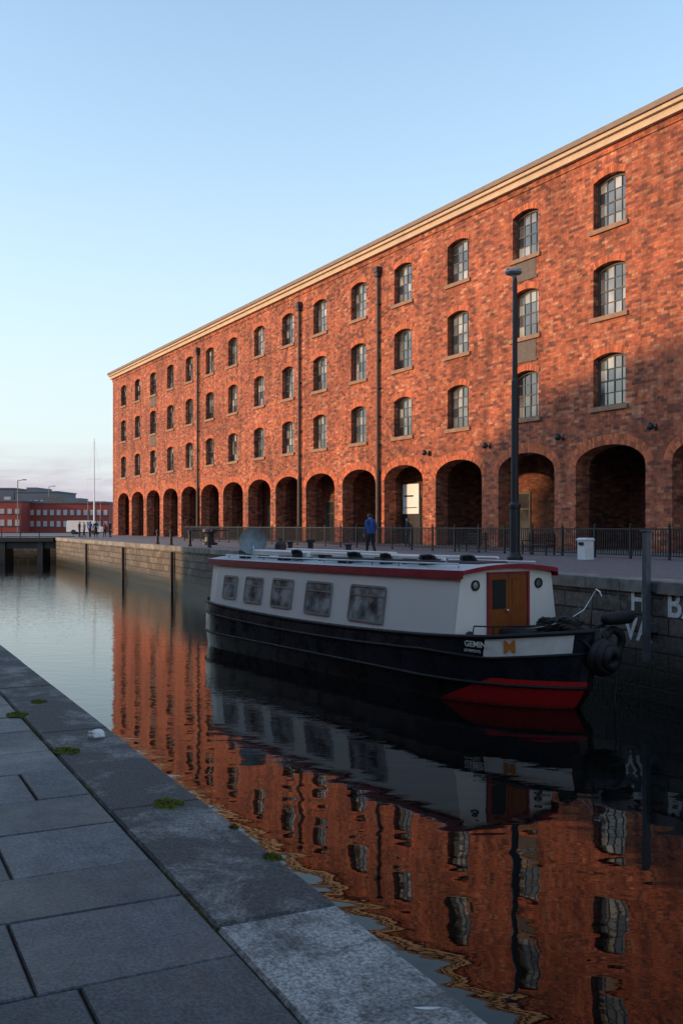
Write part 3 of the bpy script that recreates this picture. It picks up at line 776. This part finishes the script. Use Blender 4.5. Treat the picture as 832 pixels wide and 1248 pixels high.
pm=simple('galvanised_steel',(.12,.135,.15),.5,.3,.2,5); M['galv']=pm
xl=wallX(791); P=qA+qd*xl
sp_=empty('mooring_post',(P.x,P.y,0),math.atan2(qd.y,qd.x)); mb=MB()
mb.box(-.07,.07,-.26,-.12,-1.9,1.15,0,.02); mb.box(-.11,.11,-.29,-.08,1.15,1.19,0); mb.box(-.2,.2,-.13,-.066,-.25,-.05,0); mb.box(-.2,.2,-.13,-.01,-1.2,-1.0,0)
mb.obj('post',['galv'],sp_)
c=gp(713,682); mb=MB(); mb.box(-.21,.21,-.21,.21,0,.72,0,.02); mb.box(-.24,.24,-.24,.24,.722,.82,0,.05); mb.box(-.13,.13,-.245,-.2105,.55,.66,1)
mb.obj('litter_bin',['white_paper','dark'],None,c,bang)
def bench(c,rz):
    mb=MB()
    for i in range(4): mb.box(-.9,.9,-.25+i*.12,-.16+i*.12,.42,.46)
    for i in range(3): mb.box(-.9,.9,.24,.27,.55+i*.13,.64+i*.13)
    for x in (-.8,.8):
        mb.box(x-.03,x+.03,-.25,-.19,0,.42); mb.box(x-.03,x+.03,.2,.26,0,.95); mb.box(x-.03,x+.03,-.28,.28,.60,.64); mb.box(x-.03,x+.03,-.28,-.23,.46,.60)
    return mb.obj('park_bench',['iron'],None,c,rz)
bench(gp(655,676),bang); bench(gp(575,672),bang)
def bollard(px,off,h=.95,r=.09):
    P=qA+qd*wallX(px); nrm=Vector((-qd.y,qd.x,0)); c=P+nrm*off
    mb=MB(); mb.lathe([(r*1.5,0),(r*1.5,.06),(r,.10),(r*.85,h*.8),(r*1.25,h*.84),(r*1.25,h*.93),(r*.6,h),(.001,h+.02)],(0,0,0),12); return mb.obj('mooring_bollard',['iron'],None,c,0,smooth=False)
for px in (181,197,219,242): bollard(px,.6,1.0,.10)
for px in (398,330): bollard(px,.9,.55,.13)
P=qA+qd*wallX(207)+Vector((2.0,3.5,0)); mb=MB()
mb.lathe([(.55,0),(.55,.12),(.35,.2),(.28,.5),(.32,.75),(.5,.85),(.5,1.02),(.3,1.1),(.001,1.12)],(0,0,0),18)
for a in range(4): 
    t=a*math.pi/2+.3; mb.tube((0,0,.93),(1.3*math.cos(t),1.3*math.sin(t),.95),.05,.04,8)
mb.obj('capstan',['iron'],None,P,0)

# ------------------------------------------------------------------ people
M['skin']=simple('skin',(.50,.30,.22),.55,0,.05,9)
M['hair']=simple('hair',(.04,.03,.022),.6,0,.3,30)
M['jeans']=simple('dark_trousers',(.022,.024,.03),.8,0,.2,9)
M['shoe']=simple('shoe_leather',(.02,.018,.016),.5,0,.2,9)
M['blue']=simple('blue_jacket',(.025,.09,.30),.7,0,.2,9,.2)
M['blackc']=simple('black_coat',(.025,.025,.028),.8,0,.2,9)
M['redc']=simple('red_coat',(.30,.05,.04),.8,0,.2,9)
M['greyc']=simple('grey_coat',(.16,.17,.19),.8,0,.2,9)
def skinmesh(name,verts,edges,rad,sub=1):
    me=bpy.data.meshes.new(name); me.from_pydata(verts,edges,[]); o=bpy.data.objects.new(name,me); COL.objects.link(o)
    bpy.context.view_layer.objects.active=o
    md=o.modifiers.new('s','SKIN')
    sv=me.skin_vertices[0].data
    for i,r in enumerate(rad): sv[i].radius=(r,r) if not isinstance(r,tuple) else r
    for d in sv: d.use_root=False
    sv[0].use_root=True
    md.use_smooth_shade=True
    s2=o.modifiers.new('u','SUBSURF'); s2.levels=sub; s2.render_levels=sub
    bpy.context.view_layer.update(); dg=bpy.context.evaluated_depsgraph_get()
    m2=bpy.data.meshes.new_from_object(o.evaluated_get(dg)); bpy.data.objects.remove(o)
    return m2
def person(loc,rz,coat,stride=.15,lean=0.0,armb=.1,H=1.75,bag=False):
    root=empty('person',loc,rz); k=H/1.75; l=lean
    V=[(0,0,.95),(l*.15,0,1.10),(l*.35,0,1.32),(l*.5,0,1.46),(l*.55+.01,0,1.53),(l*.62+.03,0,1.60),(l*.66+.025,0,1.67),(l*.68+.01,0,1.73),
       (0,.10,.87),(stride*.55+.03,.10,.49),(stride,.10,.09),(stride+.17,.12,.045),
       (0,-.10,.87),(-stride*.2+.03,-.10,.49),(-stride,-.10,.10),(-stride+.16,-.12,.045),
       (l*.45,.19,1.42),(l*.3-.05,.25,1.14),(l*.3+armb,.25,.90),
       (l*.45,-.19,1.42),(l*.3-.02,-.25,1.14),(l*.3+armb+.04,-.24,.90)]
    E=[(0,1),(1,2),(2,3),(3,4),(4,5),(5,6),(6,7),(0,8),(8,9),(9,10),(10,11),(0,12),(12,13),(13,14),(14,15),(3,16),(16,17),(17,18),(3,19),(19,20),(20,21)]
    Rr=[(.135,.165),(.125,.15),(.13,.185),.085,.06,.085,.10,.065,.10,.072,.05,.042,.10,.072,.05,.042,.075,.056,.04,.075,.056,.04]
    V=[(a*k,b*k,c*k) for a,b,c in V]
    me=skinmesh('body',V,E,[(r[0]*k,r[1]*k) if isinstance(r,tuple) else r*k for r in Rr],2)
    for mm in (coat,'jeans','skin','hair','shoe'): me.materials.append(M[mm])
    hx=(l*.66+.025)*k
    for p in me.polygons:
        c=p.center; z=c.z/k; mi=0
        if z<.085: mi=4
        elif z<.90 and abs(c.y)<.19*k: mi=1
        if z>1.535: mi=2
        if z>1.69 or (z>1.56 and c.x<hx-.02): mi=3
        p.material_index=mi; p.use_smooth=True
    o=bpy.data.objects.new('body',me); COL.objects.link(o); o.parent=root
    mb=MB(); fx=hx+.09*k
    mb.lathe([(.001,.03),(.012,.02),(.016,-.01),(.001,-.02)],(fx+.008,0,1.635*k),8,0)
    for s in (-1,1):
        mb.lathe([(.001,.03),(.018,.01),(.018,-.015),(.001,-.03)],(hx,s*.098*k,1.65*k),8,0)
        mb.lathe([(.001,.008),(.01,0),(.001,-.008)],(fx-.004,s*.033*k,1.665*k),8,1)
    mb.box(fx-.008,fx+.002,-.022,.022,1.595*k,1.602*k,2)
    mb.obj('face',['skin','hair','redc'],root,smooth=True)
    for wi,s in ((18,1),(21,-1)):
        w=Vector(V[wi]); hv=[w,w+Vector((.015,0,-.06))*k]; he=[(0,1)]; hr=[.024*k,.028*k]
        for j in range(4):
            b0=len(hv); yy=(j-1.5)*.02
            hv+=[w+Vector((.015+yy,s*.0,-.09))*k,w+Vector((.02+yy,-s*.008,-.125-.008*(1.5-abs(j-1.5))))*k,w+Vector((.025+yy,-s*.022,-.15-.012*(1.5-abs(j-1.5))))*k]
            he+=[(1,b0),(b0,b0+1),(b0+1,b0+2)]; hr+=[.0095,.009,.0075]
        b0=len(hv); hv+=[w+Vector((.045,-s*.01,-.065))*k,w+Vector((.058,-s*.018,-.10))*k]; he+=[(1,b0),(b0,b0+1)]; hr+=[.010,.008]
        hm=skinmesh('hand',[tuple(q) for q in hv],he,hr,1); hm.materials.append(M['skin'])
        oo=bpy.data.objects.new('hand',hm); COL.objects.link(oo); oo.parent=root
    return root
person(gp(452,677),math.radians(120),'blue',.17,.12,.12,1.82)
person(gp(497,668),math.radians(170),'blackc',.1,.03,.05,1.72)
for px,py,rz,ct,H in ((97,655.0,10,'blackc',1.7),(103,655.5,200,'greyc',1.65),(110,655.0,80,'blue',1.72),(117,655.3,-60,'blackc',1.75),(128,654.6,150,'redc',1.62),(134,654.9,0,'blackc',1.75)):
    person(gp(px,py),math.radians(rz),ct,U(.05,.2),.03,.08,H)

# ------------------------------------------------------------------ distance
mb=MB(); mb.box(-75,-30.5,105.6,109,-.45,-.02,0)
for x in range(-74,-30,2):
    mb.box(x-.04,x+.04,105.7,105.78,-.02,1.1,0)
mb.box(-75,-30.5,105.68,105.8,1.08,1.16,0); mb.box(-75,-30.5,105.7,105.76,.5,.55,0)
for x in (-68,-61,-54,-47,-41,-36,-32): mb.box(x-.3,x+.3,105.9,108.7,-3.9,-.45,0)
mb.box(-75,-30.5,106.2,106.5,-1.2,-.46,0)
mb.obj('footbridge',['iron'])
M['redclad']=simple('red_cladding',(.26,.04,.03),.7,0,.2,.5)
M['greyclad']=simple('grey_cladding',(.09,.105,.13),.7,0,.2,.3)
M['palegrey']=simple('pale_render',(.42,.42,.42),.8,0,.15,.3)
def far_building(name,pxl,pxr,Y,z1,depth,mat,nwin,rowsz,roofm='greyclad'):
    x0=(pxl-416)/F*Y; x1=(pxr-416)/F*Y
    e=empty(name,(x0,Y,0)); w=x1-x0; mb=MB(); mb.box(0,w,0,depth,-.02,z1,0); mb.obj('walls',[mat],e)
    mb=MB(); mb.box(-.2,w+.2,-.2,depth+.2,z1+.003,z1+.3,0); mb.box(w*.2,w*.45,2,depth-2,z1+.3,z1+1.2,0); mb.obj('roof',[roofm],e)
    mb=MB()
    for (za,zb_) in rowsz:
        for i in range(nwin):
            xc=w*(i+.5)/nwin; ww=w/nwin*.28; mb.box(xc-ww,xc+ww,-.04,-.003,za,zb_,0); mb.box(xc-ww-.08,xc+ww+.08,-.1,-.003,za-.15,za-.01,1)
    mb.obj('windows',['palegrey','frame'],e)
far_building('red_building',-120,26,165,5.2,14,'redclad',16,((1.2,2.2),(3.2,4.0)))
far_building('red_building',27,133,170,5.0,14,'redclad',13,((1.0,2.0),(3.0,3.9)),'slate')
far_building('office_building',-160,17,235,9.8,16,'greyclad',12,((6.6,8.0),(3.4,4.8)))
far_building('office_building',19,70,228,8.8,16,'greyclad',7,((6.0,7.0),))
far_building('office_building',-260,-30,300,13.5,18,'palegrey',14,((6.6,8.0),(9.6,11)))
far_building('terrace_block',70,128,260,7.2,12,'palegrey',9,((5.0,6.2),))
for px,Y,z1 in ((22,150,8.0),(60,200,9)):
    mb=MB(); mb.tube((0,0,0),(0,0,z1),.10,.07,8); mb.tube((0,0,z1),(.9,0,z1+.12),.05,.04,8); mb.box(.7,1.3,-.12,.12,z1+.05,z1+.2,0,.03)
    mb.obj('street_lamp',['galv'],None,((px-416)/F*Y,Y,0))
mb=MB(); mb.lathe([(.3,0),(.3,.3),(.13,.35),(.11,8),(.06,15),(.001,15.1)],(0,0,0),12); mb.tube((-1.1,0,8.6),(1.1,0,8.6),.03,.03,6)
mb.path([(-1.1,0,8.6),(0,0,14.8)],.012,4); mb.path([(1.1,0,8.6),(0,0,14.8)],.012,4); mb.path([(-1.1,0,8.6),(-.9,0,.1)],.012,4); mb.path([(1.1,0,8.6),(.9,0,.1)],.012,4)
mb.obj('mast',['white_paper'],None,((115-416)/F*158,158,0))  # sailing mast with spreaders and stays, stood on the ground
Y=140; x0=(81-416)/F*Y
van=empty('parked_van',(x0,Y,0)); mb=MB()
side=[(0,.35),(0,1.75),(.15,1.95),(3.3,1.95),(3.6,1.8),(4.15,1.2),(4.75,1.0),(4.85,.75),(4.85,.35)]
mb.poly([(x,0,z) for x,z in side],0); mb.poly([(x,1.8,z) for x,z in side],0)
for i in range(len(side)):
    a=side[i]; b=side[(i+1)%len(side)]; mb.poly([(a[0],0,a[1]),(b[0],0,b[1]),(b[0],1.8,b[1]),(a[0],1.8,a[1])],0)
mb.box(2.9,3.5,-.01,-.003,1.25,1.75,1)
for x in (1.0,3.9): mb.lathe([(.001,-.05),(.2,-.05),(.34,-.03),(.34,.2),(.001,.2)],(x,0,.34),18,2,'y'); mb.lathe([(.001,-.05),(.2,-.05),(.34,-.03),(.34,.2),(.001,.2)],(x,1.65,.34),18,2,'y')
mb.obj('body',['boatwhite','bglass','black'],van)

# ------------------------------------------------------------------ light
sun=bpy.data.lights.new('sun','SUN'); sun.energy=3.9; sun.angle=math.radians(2.0); sun.color=(1,.60,.31)
so=bpy.data.objects.new('sun',sun); COL.objects.link(so)
dirv=Vector((sw.x*math.cos(el),sw.y*math.cos(el),-math.sin(el))); so.rotation_euler=dirv.to_track_quat('-Z','Y').to_euler()
w=bpy.data.worlds.new('World'); scene.world=w; w.use_nodes=True; nt=w.node_tree
bgn=nt.nodes['Background']; sky=nt.nodes.new('ShaderNodeTexSky'); sky.sky_type='NISHITA'; sky.sun_disc=False
sky.sun_elevation=el; sky.sun_rotation=math.atan2(-sw.x,-sw.y); sky.air_density=1.0; sky.dust_density=.6; sky.ozone_density=2.0
tc=N(nt,'ShaderNodeTexCoord'); s=N(nt,'ShaderNodeSeparateXYZ'); L(nt,tc.outputs['Generated'],s.inputs[0])
c=mixc(nt,1,sky.outputs[0],(3.15,3.05,2.85),'MULTIPLY')
hz=ramp(nt,s.outputs[2],[(0,.95),(.16,.62),(.34,.25),(.6,0)])
c=mixc(nt,hz,c,(4.8,5.3,5.85))
mp=N(nt,'ShaderNodeMapping'); mp.inputs['Scale'].default_value=(1,1,7); L(nt,tc.outputs['Generated'],mp.inputs[0])
cn=noise_(nt,mp.outputs[0],3.2,5,.6,.2)
band=ramp(nt,s.outputs[2],[(.0,1),(.05,.95),(.08,0)])
cm=math_(nt,'MULTIPLY',ramp(nt,cn,[(.36,0),(.5,1)]),band)
cm=math_(nt,'MULTIPLY',cm,.9)
c=mixc(nt,cm,c,(4.0,3.65,4.2))
L(nt,c,bgn.inputs['Color']); bgn.inputs['Strength'].default_value=.15

# ------------------------------------------------------------------ camera
cam=bpy.data.cameras.new('camera'); co_=bpy.data.objects.new('camera',cam); COL.objects.link(co_)
co_.location=(0,0,EYE); co_.rotation_euler=(math.pi/2,0,0)
cam.sensor_width=36; cam.lens=36*F/1248; cam.shift_y=16/1248; cam.clip_start=.05; cam.clip_end=6000
scene.camera=co_
scene.view_settings.view_transform='Standard'; scene.view_settings.look='None'; scene.view_settings.exposure=0
